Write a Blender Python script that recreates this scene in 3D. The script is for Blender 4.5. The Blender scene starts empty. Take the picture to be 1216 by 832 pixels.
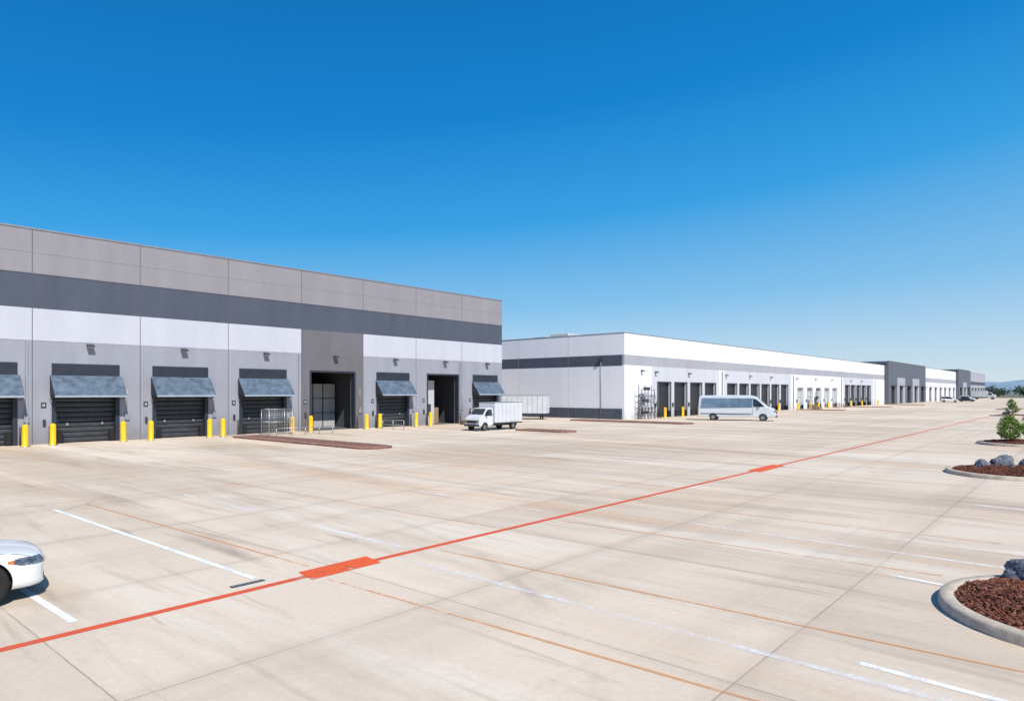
import bpy, math, random, bmesh
from mathutils import Vector, Matrix, noise
random.seed(7)
scene = bpy.context.scene
R = math.radians

# ------------------------------------------------------------------ materials
def mk(name, col, rough=0.7, metal=0.0, var=0.12, scale=2.0, stretch=(1,1,1), bump=0.0, bscale=20, spec=0.4, coat=0.0, base_dark=0.0):
    m = bpy.data.materials.new(name); m.use_nodes = True
    nt = m.node_tree; N = nt.nodes; L = nt.links
    b = N['Principled BSDF']
    b.inputs['Roughness'].default_value = rough
    b.inputs['Metallic'].default_value = metal
    b.inputs['Specular IOR Level'].default_value = spec
    b.inputs['Coat Weight'].default_value = coat
    tc = N.new('ShaderNodeTexCoord'); mp = N.new('ShaderNodeMapping')
    mp.inputs['Scale'].default_value = stretch
    L.new(tc.outputs['Object'], mp.inputs['Vector'])
    n = N.new('ShaderNodeTexNoise'); n.inputs['Scale'].default_value = scale
    n.inputs['Detail'].default_value = 6; n.inputs['Roughness'].default_value = 0.65
    L.new(mp.outputs[0], n.inputs['Vector'])
    r = N.new('ShaderNodeValToRGB')
    r.color_ramp.elements[0].position = 0.3; r.color_ramp.elements[1].position = 0.7
    r.color_ramp.elements[0].color = [c*(1-var) for c in col] + [1]
    r.color_ramp.elements[1].color = [min(1, c*(1+var)) for c in col] + [1]
    L.new(n.outputs['Fac'], r.inputs[0]); out = r.outputs[0]
    if base_dark > 0:  # mixes in a noisy brown that strengthens towards the ground
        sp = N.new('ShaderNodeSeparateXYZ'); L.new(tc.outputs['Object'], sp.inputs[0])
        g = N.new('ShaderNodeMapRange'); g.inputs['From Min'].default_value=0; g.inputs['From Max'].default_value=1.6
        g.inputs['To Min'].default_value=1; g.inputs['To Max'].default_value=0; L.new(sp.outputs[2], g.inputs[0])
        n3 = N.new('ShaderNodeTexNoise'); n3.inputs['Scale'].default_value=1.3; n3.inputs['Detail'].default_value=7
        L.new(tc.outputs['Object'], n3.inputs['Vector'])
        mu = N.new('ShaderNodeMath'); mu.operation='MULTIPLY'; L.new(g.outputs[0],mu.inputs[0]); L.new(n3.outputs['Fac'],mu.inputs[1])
        mu2 = N.new('ShaderNodeMath'); mu2.operation='MULTIPLY'; L.new(mu.outputs[0],mu2.inputs[0]); mu2.inputs[1].default_value=base_dark
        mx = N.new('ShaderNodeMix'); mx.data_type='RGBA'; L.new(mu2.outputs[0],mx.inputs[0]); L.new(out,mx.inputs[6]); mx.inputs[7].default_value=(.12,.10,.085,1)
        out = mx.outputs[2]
    L.new(out, b.inputs['Base Color'])
    if bump > 0:
        n2 = N.new('ShaderNodeTexNoise'); n2.inputs['Scale'].default_value = bscale; n2.inputs['Detail'].default_value = 4
        L.new(tc.outputs['Object'], n2.inputs['Vector'])
        bp = N.new('ShaderNodeBump'); bp.inputs['Strength'].default_value = bump; bp.inputs['Distance'].default_value = 0.03
        L.new(n2.outputs['Fac'], bp.inputs['Height']); L.new(bp.outputs[0], b.inputs['Normal'])
    return m

WS = (0.5, 0.5, 0.12)
M = {}
M['upper'] = mk('panel_upper_grey', (0.27,0.255,0.28), 0.85, var=0.08, scale=1.6, stretch=WS, bump=.1)
M['band']  = mk('panel_band_slate', (0.072,0.086,0.120), 0.8, var=0.12, scale=1.6, stretch=WS, bump=.1)
M['light'] = mk('panel_light_grey', (0.51,0.52,0.585), 0.85, var=0.05, scale=1.6, stretch=WS, bump=.1)
M['lower'] = mk('panel_lower_grey', (0.30,0.308,0.355), 0.85, var=0.10, scale=1.6, stretch=WS, bump=.1, base_dark=.8)
M['darkbay'] = mk('panel_dark_grey', (0.145,0.138,0.152), 0.85, var=0.10, scale=1.6, stretch=WS, bump=.1, base_dark=.6)
M['white'] = mk('panel_white', (0.77,0.78,0.81), 0.8, var=0.05, scale=1.0, stretch=WS, bump=.08, base_dark=.5)
M['grey2'] = mk('panel_mid_grey', (0.36,0.37,0.41), 0.8, var=0.07, scale=1.0, stretch=WS, bump=.08)
M['grey3'] = mk('panel_pale_grey', (0.54,0.555,0.60), 0.8, var=0.06, scale=1.0, stretch=WS, bump=.08, base_dark=.6)
M['charc'] = mk('panel_charcoal', (0.11,0.122,0.152), 0.8, var=0.12, scale=1.0, stretch=WS)  # charcoal lightened and blued: distance haze put into the panel colour
M['seam']  = mk('panel_joint_sealant', (0.10,0.10,0.11), 0.9)
M['seamf'] = mk('panel_joint_faint', (0.19,0.18,0.195), 0.9)
M['seaml'] = mk('panel_joint_light', (0.33,0.34,0.36), 0.9)
M['flash'] = mk('metal_flashing', (0.30,0.30,0.32), 0.5, metal=0.4)
M['roof']  = mk('roof_membrane', (0.5,0.5,0.5), 0.9)
M['door']  = mk('dock_door_steel', (0.05,0.056,0.066), 0.5, metal=0.2, var=0.3, scale=3)
M['door2'] = mk('dock_door_dark', (0.02,0.022,0.027), 0.35, var=0.25, scale=1.5)
M['doorw'] = mk('dock_door_white', (0.5,0.51,0.53), 0.6)
M['frame'] = mk('dock_frame_dark', (0.024,0.031,0.045), 0.6, var=0.2)
M['rubber']= mk('black_rubber', (0.015,0.015,0.016), 0.85, var=0.2)
M['awn']   = mk('awning_metal', (0.115,0.155,0.205), 0.5, metal=0.15, var=0.45, scale=2.5, stretch=(.8,1,1))
M['awnl']  = mk('awning_edge', (0.36,0.41,0.47), 0.5, metal=0.1)
M['steel'] = mk('galvanised_steel', (0.42,0.43,0.44), 0.4, metal=0.7, var=0.2, scale=8)
M['dsteel']= mk('dark_steel', (0.07,0.075,0.085), 0.5, metal=0.5)
M['int']   = mk('interior_wall', (0.45,0.44,0.43), 0.85)
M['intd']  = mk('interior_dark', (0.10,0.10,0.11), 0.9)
M['yellow']= mk('bollard_yellow', (0.85,0.50,0.008), 0.5, var=0.15, scale=5)
M['lens']  = mk('lamp_lens', (0.7,0.7,0.68), 0.3)
M['kerb']  = mk('kerb_concrete', (0.52,0.43,0.34), 0.9, var=0.25, scale=4, bump=.3, bscale=40)
M['brick'] = mk('island_red_paving', (0.22,0.105,0.075), 0.9, var=0.45, scale=3, bump=.4)
M['mulch'] = mk('mulch', (0.13,0.045,0.026), 0.95, var=0.6, scale=14, bump=1.0, bscale=35)
M['chip']  = mk('mulch_chip', (0.21,0.075,0.043), 0.9, var=0.6, scale=9)
M['rock']  = mk('rock', (0.14,0.15,0.18), 0.85, var=0.5, scale=5, bump=.8, bscale=14)
M['leaf1'] = mk('leaf_bright', (0.22,0.33,0.05), 0.6, var=0.35, scale=6)
M['leaf2'] = mk('leaf_dark', (0.08,0.15,0.028), 0.6, var=0.35, scale=6)
M['leaff'] = mk('foliage_far', (0.10,0.15,0.10), 0.8, var=0.4, scale=.3)
M['leaff2']= mk('foliage_far_dark', (0.065,0.10,0.08), 0.8, var=0.4, scale=.3)
M['bark']  = mk('bark', (0.11,0.07,0.05), 0.95, var=0.3, scale=12)
M['hill']  = mk('hill_vegetation_hazed', (0.22,0.31,0.38), 1.0, var=0.2, scale=.01)  # blue-green carries distance haze painted into the base colour
M['carw']  = mk('white_car_paint', (0.80,0.80,0.79), 0.25, var=0.015, coat=0.6)
M['vanp']  = mk('silver_van_paint', (0.64,0.68,0.73), 0.3, metal=0.08, var=0.04, coat=0.5)
M['boxw']  = mk('truck_box_white', (0.60,0.62,0.65), 0.45, var=0.08)
M['carb']  = mk('blue_grey_car_paint', (0.10,0.16,0.24), 0.25, coat=0.8)
M['card']  = mk('dark_car_paint', (0.03,0.035,0.045), 0.25, coat=0.8)
M['glass'] = mk('vehicle_glass', (0.02,0.028,0.035), 0.06, var=0.1, spec=0.8)
M['glassb']= mk('van_window_tint', (0.14,0.20,0.28), 0.10, var=0.45, scale=.8, spec=0.9)
M['trim']  = mk('black_trim', (0.02,0.02,0.022), 0.5)
M['tyre']  = mk('tyre_rubber', (0.018,0.018,0.018), 0.85)
M['rim']   = mk('alloy_rim', (0.5,0.51,0.53), 0.3, metal=0.8)
M['hl']    = mk('headlight_glass', (0.24,0.26,0.29), 0.08, metal=0.5, var=0.7, scale=9, spec=0.9)
M['red']   = mk('tail_light_red', (0.35,0.02,0.015), 0.2)
M['amber'] = mk('indicator_amber', (0.6,0.16,0.03), 0.2)
M['pallet']= mk('pallet_wood', (0.32,0.22,0.13), 0.9, var=0.3)

# ------------------------------------------------------------------ mesh builder
class MB:
    def __init__(s): s.v=[]; s.f=[]; s.m=[]; s.sm=[]; s.mats=[]
    def mi(s, k):
        if k not in s.mats: s.mats.append(k)
        return s.mats.index(k)
    def face(s, idx, k, smooth=False):
        s.f.append(tuple(idx)); s.m.append(s.mi(k)); s.sm.append(smooth)
    def poly(s, pts, k):
        b=len(s.v); s.v += [tuple(p) for p in pts]; s.face(range(b,b+len(pts)), k)
    def box(s, x0,x1,y0,y1,z0,z1,k):
        b=len(s.v)
        s.v += [(x0,y0,z0),(x1,y0,z0),(x1,y1,z0),(x0,y1,z0),(x0,y0,z1),(x1,y0,z1),(x1,y1,z1),(x0,y1,z1)]
        for q in ((0,3,2,1),(4,5,6,7),(0,1,5,4),(1,2,6,5),(2,3,7,6),(3,0,4,7)):
            s.face([b+i for i in q], k)
    def prism_y(s, pts, y0, y1, k, wf=None):
        b=len(s.v); n=len(pts)
        for y in (y0,y1):
            for (x,z) in pts:
                yy = y*(wf(x,z) if wf else 1); s.v.append((x,yy,z))
        s.face([b+i for i in range(n)], k); s.face([b+n+i for i in reversed(range(n))], k)
        for i in range(n):
            j=(i+1)%n; s.face([b+i,b+n+i,b+n+j,b+j], k)
    def prism_x(s, pts, x0, x1, k):
        b=len(s.v); n=len(pts)
        for x in (x0,x1):
            for (y,z) in pts: s.v.append((x,y,z))
        s.face([b+i for i in reversed(range(n))], k); s.face([b+n+i for i in range(n)], k)
        for i in range(n):
            j=(i+1)%n; s.face([b+i,b+j,b+n+j,b+n+i], k)
    def cyl(s, p0, p1, r, k, n=10, r2=None):
        p0=Vector(p0); p1=Vector(p1); r2 = r if r2 is None else r2
        d=(p1-p0).normalized(); a=d.orthogonal().normalized(); c=d.cross(a)
        b=len(s.v)
        for (p,rr) in ((p0,r),(p1,r2)):
            for i in range(n):
                t=2*math.pi*i/n; s.v.append(tuple(p+a*math.cos(t)*rr+c*math.sin(t)*rr))
        s.face([b+i for i in reversed(range(n))], k); s.face([b+n+i for i in range(n)], k)
        for i in range(n):
            j=(i+1)%n; s.face([b+i,b+j,b+n+j,b+n+i], k, True)
    def revolve(s, prof, k, n=24, ks=None):
        b=len(s.v)
        for (r,z) in prof:
            for i in range(n):
                t=2*math.pi*i/n; s.v.append((r*math.cos(t), r*math.sin(t), z))
        for a in range(len(prof)-1):
            for i in range(n):
                j=(i+1)%n; s.face([b+a*n+i,b+a*n+j,b+(a+1)*n+j,b+(a+1)*n+i], ks[a] if ks else k, True)
    def mesh(s, name):
        me=bpy.data.meshes.new(name); me.from_pydata(s.v,[],s.f)
        for k in s.mats: me.materials.append(M[k])
        me.polygons.foreach_set('material_index', s.m); me.polygons.foreach_set('use_smooth', s.sm)
        me.update(); return me
    def obj(s, name, parent=None, loc=(0,0,0), rot=0, bevel=0):
        o=bpy.data.objects.new(name, s.mesh(name)); scene.collection.objects.link(o)
        o.location=loc; o.rotation_euler=(0,0,rot)
        if parent: o.parent=parent
        if bevel:
            md=o.modifiers.new('bevel','BEVEL'); md.width=bevel; md.segments=2; md.limit_method='ANGLE'; md.angle_limit=R(35)
        return o
def empty(name, loc=(0,0,0), rot=0):
    e=bpy.data.objects.new(name,None); scene.collection.objects.link(e); e.location=loc; e.rotation_euler=(0,0,rot)
    e.empty_display_size=0.3; return e
def apply_mods(o):
    dg=bpy.context.evaluated_depsgraph_get(); dg.update()
    me=bpy.data.meshes.new_from_object(o.evaluated_get(dg)); o.modifiers.clear(); o.data=me
def fixnormals(o):
    bm=bmesh.new(); bm.from_mesh(o.data); bmesh.ops.recalc_face_normals(bm,faces=bm.faces); bm.to_mesh(o.data); bm.free()
def adopt(e, objs):
    for o in objs:
        o.parent=e; o.matrix_parent_inverse=Matrix.Translation(-Vector(e.location))

# ------------------------------------------------------------------ ground
def ground():
    me=bpy.data.meshes.new('ground'); S=5000
    me.from_pydata([(-S,-S,0),(S,-S,0),(S,S,0),(-S,S,0)],[],[(0,1,2,3)])
    o=bpy.data.objects.new('ground',me); scene.collection.objects.link(o)
    m=bpy.data.materials.new('concrete_yard'); m.use_nodes=True; me.materials.append(m)
    nt=m.node_tree; N=nt.nodes; L=nt.links; b=N['Principled BSDF']
    b.inputs['Roughness'].default_value=0.85; b.inputs['Specular IOR Level'].default_value=0.2
    tc=N.new('ShaderNodeTexCoord'); sep=N.new('ShaderNodeSeparateXYZ'); L.new(tc.outputs['Object'],sep.inputs[0])
    def math_(op,a,bv=None,c=None):
        n=N.new('ShaderNodeMath'); n.operation=op
        for i,x in enumerate((a,bv,c)):
            if x is None: continue
            if isinstance(x,(int,float)): n.inputs[i].default_value=x
            else: L.new(x,n.inputs[i])
        return n.outputs[0]
    def noi(scale,stretch,detail=5,rough=.6,rot=0,dist=0,off=(0,0,0)):
        mp=N.new('ShaderNodeMapping'); mp.inputs['Scale'].default_value=stretch; mp.inputs['Rotation'].default_value=(0,0,rot); mp.inputs['Location'].default_value=off
        L.new(tc.outputs['Object'],mp.inputs[0])
        n=N.new('ShaderNodeTexNoise'); n.inputs['Scale'].default_value=scale; n.inputs['Detail'].default_value=detail
        n.inputs['Roughness'].default_value=rough; n.inputs['Distortion'].default_value=dist
        L.new(mp.outputs[0],n.inputs['Vector']); return n.outputs['Fac']
    def ramp(f,p0,p1,c0=(0,0,0,1),c1=(1,1,1,1)):
        r=N.new('ShaderNodeValToRGB'); r.color_ramp.elements[0].position=p0; r.color_ramp.elements[1].position=p1
        r.color_ramp.elements[0].color=c0; r.color_ramp.elements[1].color=c1; L.new(f,r.inputs[0]); return r.outputs[0]
    def mix(f,a,bb,mode='MIX'):
        n=N.new('ShaderNodeMix'); n.data_type='RGBA'; n.blend_type=mode
        if isinstance(f,(int,float)): n.inputs[0].default_value=f
        else: L.new(f,n.inputs[0])
        for i,x in ((6,a),(7,bb)):
            if isinstance(x,tuple): n.inputs[i].default_value=x
            else: L.new(x,n.inputs[i])
        return n.outputs[2]
    X,Y=sep.outputs[0],sep.outputs[1]
    base=ramp(noi(.09,(1,1,1),6,.6),.35,.65,(.67,.55,.42,1),(.78,.665,.53,1))
    fx=math_('FLOOR',math_('DIVIDE',math_('SUBTRACT',X,2.6),4.6)); fy=math_('FLOOR',math_('DIVIDE',math_('SUBTRACT',Y,3.0),9.2))
    comb=N.new('ShaderNodeCombineXYZ'); L.new(fx,comb.inputs[0]); L.new(fy,comb.inputs[1])
    wn=N.new('ShaderNodeTexWhiteNoise'); L.new(comb.outputs[0],wn.inputs['Vector'])
    base=mix(1.0,base,ramp(wn.outputs['Value'],0,1,(.89,.87,.85,1),(1.06,1.06,1.06,1)),'MULTIPLY')
    s4=ramp(noi(1,(.7,.06,1),4,.55,R(-4),.2,(17,1,0)),.50,.70)
    base=mix(math_('MULTIPLY',s4,.55),base,(.84,.75,.63,1))
    s0=ramp(noi(1,(.16,.045,1),5,.55,R(4),.3,(31,7,0)),.48,.68)
    base=mix(math_('MULTIPLY',s0,.36),base,(.46,.35,.25,1))
    s1=ramp(noi(1,(.36,.055,1),7,.62,R(2),.5),.50,.70)
    base=mix(math_('MULTIPLY',s1,.58),base,(.38,.27,.18,1))
    s2=ramp(noi(1,(1.5,.13,1),6,.62,R(9),.5,(7,3,0)),.56,.74)
    base=mix(math_('MULTIPLY',s2,.58),base,(.27,.20,.145,1))
    s2b=ramp(noi(1,(2.6,.20,1),6,.62,R(-14),.8,(71,13,0)),.60,.76)
    base=mix(math_('MULTIPLY',s2b,.52),base,(.24,.18,.135,1))
    s3=ramp(noi(1,(.035,.55,1),5,.6,R(-1),.3,(3,9,0)),.50,.70)
    base=mix(math_('MULTIPLY',s3,.32),base,(.44,.35,.26,1))
    s5=ramp(noi(1,(.5,.03,1),4,.5,0,.1,(1,33,0)),.53,.70)
    base=mix(math_('MULTIPLY',s5,.32),base,(.74,.45,.25,1))
    v=N.new('ShaderNodeTexVoronoi'); v.inputs['Scale'].default_value=.55; v.inputs['Randomness'].default_value=1
    nd=N.new('ShaderNodeVectorMath'); nd.operation='ADD'; L.new(tc.outputs['Object'],nd.inputs[0]); L.new(noi(2,(1,1,1),4),nd.inputs[1]); L.new(nd.outputs[0],v.inputs['Vector'])
    sp=math_('MULTIPLY',math_('SUBTRACT',1,ramp(v.outputs['Distance'],.03,.13)),ramp(noi(.2,(1,1,1),3,.5,0,0,(5,5,0)),.5,.6))
    base=mix(math_('MULTIPLY',sp,.35),base,(.2,.16,.13,1))
    # short faint turning marks in the car stalls
    def arc(cx,cy,r0,half,amt,base):
        dx=math_('SUBTRACT',X,cx); dy=math_('SUBTRACT',Y,cy)
        rr=math_('SQRT',math_('ADD',math_('MULTIPLY',dx,dx),math_('MULTIPLY',dy,dy)))
        dd=math_('ABSOLUTE',math_('SUBTRACT',rr,r0))
        band=math_('SUBTRACT',1,ramp(dd,half*.3,half))
        return mix(math_('MULTIPLY',math_('MULTIPLY',band,ramp(noi(.25,(1,1,1),6,.7,0,0,(cx,cy,0)),.46,.64)),amt),base,(.20,.15,.12,1))
    for (cx,cy,r0) in ((-6,16,17),(-4,31,14)):
        base=arc(cx,cy,r0,.16,.30,base)
    base=mix(.55,base,ramp(noi(9,(1,1,1),9,.78),.3,.7,(.83,.83,.83,1),(1.10,1.10,1.10,1)),'MULTIPLY')
    wob=math_('MULTIPLY',math_('SUBTRACT',noi(3,(1,1,1),2),.5),.02)
    jx=math_('LESS_THAN',math_('ABSOLUTE',math_('SUBTRACT',math_('FRACT',math_('ADD',math_('DIVIDE',math_('ADD',math_('SUBTRACT',X,2.6),wob),4.6),100.5)),.5)),.0024)
    jy=math_('LESS_THAN',math_('ABSOLUTE',math_('SUBTRACT',math_('FRACT',math_('ADD',math_('DIVIDE',math_('ADD',math_('SUBTRACT',Y,3.0),wob),4.6),100.5)),.5)),.0024)
    j=math_('MULTIPLY',math_('MAXIMUM',jx,jy),ramp(noi(.5,(1,1,1),3),.35,.55,(.22,.22,.22,1),(.62,.62,.62,1)))
    base=mix(j,base,(.22,.175,.14,1))
    jw=math_('SUBTRACT',1,ramp(math_('ABSOLUTE',math_('SUBTRACT',math_('FRACT',math_('ADD',math_('DIVIDE',math_('SUBTRACT',Y,3.0),4.6),100.5)),.5)),0,.06))
    base=mix(math_('MULTIPLY',math_('MULTIPLY',jw,noi(.8,(1,1,1),4)),.38),base,(.44,.34,.26,1))
    lot=math_('MULTIPLY',math_('LESS_THAN',X,430.0),math_('GREATER_THAN',Y,-60.0))
    grass=ramp(noi(.03,(1,1,1),6),.35,.65,(.12,.14,.08,1),(.24,.21,.14,1))
    base=mix(lot,grass,base)
    L.new(base,b.inputs['Base Color'])
    bp=N.new('ShaderNodeBump'); bp.inputs['Strength'].default_value=.25; bp.inputs['Distance'].default_value=.02
    L.new(noi(14,(1,1,1),6,.7),bp.inputs['Height']); L.new(bp.outputs[0],b.inputs['Normal'])
ground()

# ------------------------------------------------------------------ painted markings
def paint(name,col,wear,strength=1.0):
    m=bpy.data.materials.new(name); m.use_nodes=True; nt=m.node_tree; N=nt.nodes; L=nt.links
    b=N['Principled BSDF']; b.inputs['Base Color'].default_value=(*col,1); b.inputs['Roughness'].default_value=.75
    out=N['Material Output']; tr=N.new('ShaderNodeBsdfTransparent'); mx=N.new('ShaderNodeMixShader')
    tc=N.new('ShaderNodeTexCoord'); n=N.new('ShaderNodeTexNoise'); n.inputs['Scale'].default_value=3.5; n.inputs['Detail'].default_value=9; n.inputs['Roughness'].default_value=.8
    L.new(tc.outputs['Object'],n.inputs['Vector'])
    n2=N.new('ShaderNodeTexNoise'); n2.inputs['Scale'].default_value=.35; n2.inputs['Detail'].default_value=3; L.new(tc.outputs['Object'],n2.inputs['Vector'])
    av=N.new('ShaderNodeMath'); av.operation='MULTIPLY_ADD'; L.new(n2.outputs['Fac'],av.inputs[0]); av.inputs[1].default_value=.6; av.inputs[2].default_value=-.3
    sm=N.new('ShaderNodeMath'); sm.operation='ADD'; L.new(n.outputs['Fac'],sm.inputs[0]); L.new(av.outputs[0],sm.inputs[1])
    r=N.new('ShaderNodeValToRGB'); r.color_ramp.elements[0].position=wear-.1; r.color_ramp.elements[1].position=wear+.1
    r.color_ramp.elements[0].color=(0,0,0,1); r.color_ramp.elements[1].color=(strength,)*3+(1,)
    L.new(sm.outputs[0],r.inputs[0]); L.new(r.outputs[0],mx.inputs[0]); L.new(tr.outputs[0],mx.inputs[1]); L.new(b.outputs[0],mx.inputs[2]); L.new(mx.outputs[0],out.inputs[0])
    M[name]=m
paint('paint_red',(.74,.105,.035),.33,.95)
paint('paint_red_solid',(.80,.115,.025),.27,.97)
paint('paint_white',(.86,.86,.85),.38)
paint('paint_white_worn',(.86,.85,.83),.48,.8)
paint('paint_orange',(.76,.36,.13),.44,.65)
def stripe(mb,p,q,w,k,z=.004):
    p=Vector((*p,z)); q=Vector((*q,z)); d=(q-p).normalized(); n=Vector((-d.y,d.x,0))*w/2
    mb.poly([p-n,q-n,q+n,p+n],k)
mb=MB()
xs=[-40,2.2,7.7,28.2,60,120,240,420]; ts=[10.1,10.26,10.36,10.40,10.4,10.3,10.4,10.4]
for i in range(len(xs)-1): stripe(mb,(xs[i],ts[i]),(xs[i+1],ts[i+1]),.17,'paint_red')
mb.obj('fire_lane_red_line')
mb=MB()
for (a,b_) in ((6.45,7.95),(26.8,29.8)):
    mb.poly([(a,10.08,.008),(b_,10.12,.008),(b_+.1,10.72,.008),(a+.1,10.68,.008)],'paint_red_solid')
mb.obj('fire_lane_red_patch')
mb=MB()
for s_,t0,t1,k in ((3.2,10.75,21.4,'paint_white'),(5.95,10.9,21.4,'paint_white'),(0.4,10.75,21.4,'paint_white'),(-2.3,10.75,21.4,'paint_white'),
                   (9.1,10.8,21.5,'paint_white_worn'),(14.3,10.8,16.5,'paint_white_worn'),(18.4,11,22,'paint_white_worn'),
                   (8.3,.7,10.1,'paint_white_worn'),(8.6,-.5,2.1,'paint_white'),(13.15,1.5,2.7,'paint_white'),(22.9,.4,2.6,'paint_white'),(27.5,2.0,3.4,'paint_white_worn'),
                   (24.3,11,21,'paint_white_worn'),(36,1,10,'paint_white_worn'),(15.2,1,9.6,'paint_white_worn')):
    stripe(mb,(s_-.1,t0),(s_+.1,t1) if s_>7.9 else (s_-.25,t1),.11,k)
mb.obj('parking_stall_line')
mb=MB()
for s_,t0,t1 in ((6.75,10.9,21.8),(11.6,10.7,23),(6.8,2.0,9.9),(9.5,.4,10.0),(17.3,1.5,10),(13.6,2,10),(22.0,3,10),(27.2,3,10),(20.5,11,24),(33,3,24),(41,4,26),(52,5,26),(66,5,26),(29,11,24)):
    stripe(mb,(s_+.15,t0),(s_-.15,t1),.06,'paint_orange',.006)
mb.obj('orange_guide_line')
mb=MB()
for t in (22.5,27.5):
    stripe(mb,(-20,t),(190,t+.3),.06,'paint_orange')
mb.obj('orange_lane_line')

e=empty('storm_drain_grate',(5.6,10.68,0)); mb=MB(); mb.box(-.28,.30,-.05,.05,.002,.012,'dsteel')
for i in range(12): mb.box(-.26+i*.046,-.238+i*.046,-.045,.045,.012,.018,'steel')
mb.obj('grate_bars',e)

# ------------------------------------------------------------------ warehouses
def facade(mb,t,thick,s0,s1,zones,openings,breaks=()):
    ed=set([s0,s1]); 
    for a,b_,h in openings: ed.add(a); ed.add(b_)
    for x in breaks:
        if s0<x<s1: ed.add(x)
    ed=sorted(ed)
    for i in range(len(ed)-1):
        a,b_=ed[i],ed[i+1]; c=(a+b_)/2; oh=0
        for (oa,ob,h) in openings:
            if oa<=c<=ob: oh=h
        for (z0,z1,fn) in zones:
            zz0=max(z0,oh)
            if zz0>=z1-1e-4: continue
            mb.box(a,b_,t,t+thick,zz0,z1,fn(c))

def dock_door(mb,c,w,h,t,slatk='door'):
    a,b_=c-w/2,c+w/2; fw=.24
    mb.box(a,a+fw,t-.06,t+.45,0,h,'frame'); mb.box(b_-fw,b_,t-.06,t+.45,0,h,'frame'); mb.box(a+fw,b_-fw,t-.06,t+.45,h-.8,h,'frame')
    n=13; z=0.03; dz=(h-.8-z)/n
    for i in range(n):
        mb.prism_x([(t+.42,z+i*dz),(t+.33,z+i*dz+.03),(t+.30,z+(i+.5)*dz),(t+.33,z+(i+1)*dz-.03),(t+.42,z+(i+1)*dz)],a+fw,b_-fw,slatk)
    mb.box(a+fw,b_-fw,t+.43,t+.5,0,h-.8,'rubber')
    mb.box(a+fw+.05,a+fw+.35,t-.05,t+.2,.05,.75,'rubber'); mb.box(b_-fw-.35,b_-fw-.05,t-.05,t+.2,.05,.75,'rubber')
    for x in (a+fw+.6,b_-fw-.75): mb.box(x,x+.12,t+.24,t+.30,1.1,1.25,'steel')

def awning(mb,c,w,t,zt=4.22,zb=2.95,out=1.0):
    a,b_=c-w/2-.10,c+w/2+.10; n=10
    top=[]
    for i in range(n):
        y0=t-.07-(out)*(i/n); y1=t-.07-out*((i+1)/n); z0=zt+(zb-zt)*(i/n); z1=zt+(zb-zt)*((i+1)/n)
        top+= [(y0,z0-.008),(y1,z1+.014)]
    pts=top+[(p[0]+.05,p[1]-.08) for p in reversed(top)]
    mb.prism_x(pts,a,b_,'awn')
    yb=t-.07-out
    mb.box(a-.01,b_+.01,yb-.05,yb-.003,zb-.09,zb+.02,'awnl')
    for x in (a-.03,b_+.002):
        mb.poly([(x+.015,t-.06,zt),(x+.015,yb,zb),(x+.015,t-.06,zb+.05)],'frame')
        mb.cyl((x+.015,t-.06,zb-.25),(x+.015,yb+.1,zb-.02),.025,'dsteel',6)

def wallpack(mb,c,t,z=6.1):
    mb.box(c-.06,c+.06,t-.12,t-.003,z-.08,z+.08,'dsteel')
    mb.prism_x([(t-.42,z+.02),(t-.12,z+.13),(t-.12,z-.02),(t-.42,z-.07)],c-.20,c+.20,'dsteel')
    mb.box(c-.17,c+.17,t-.39,t-.15,z-.10,z-.071,'lens')

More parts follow.
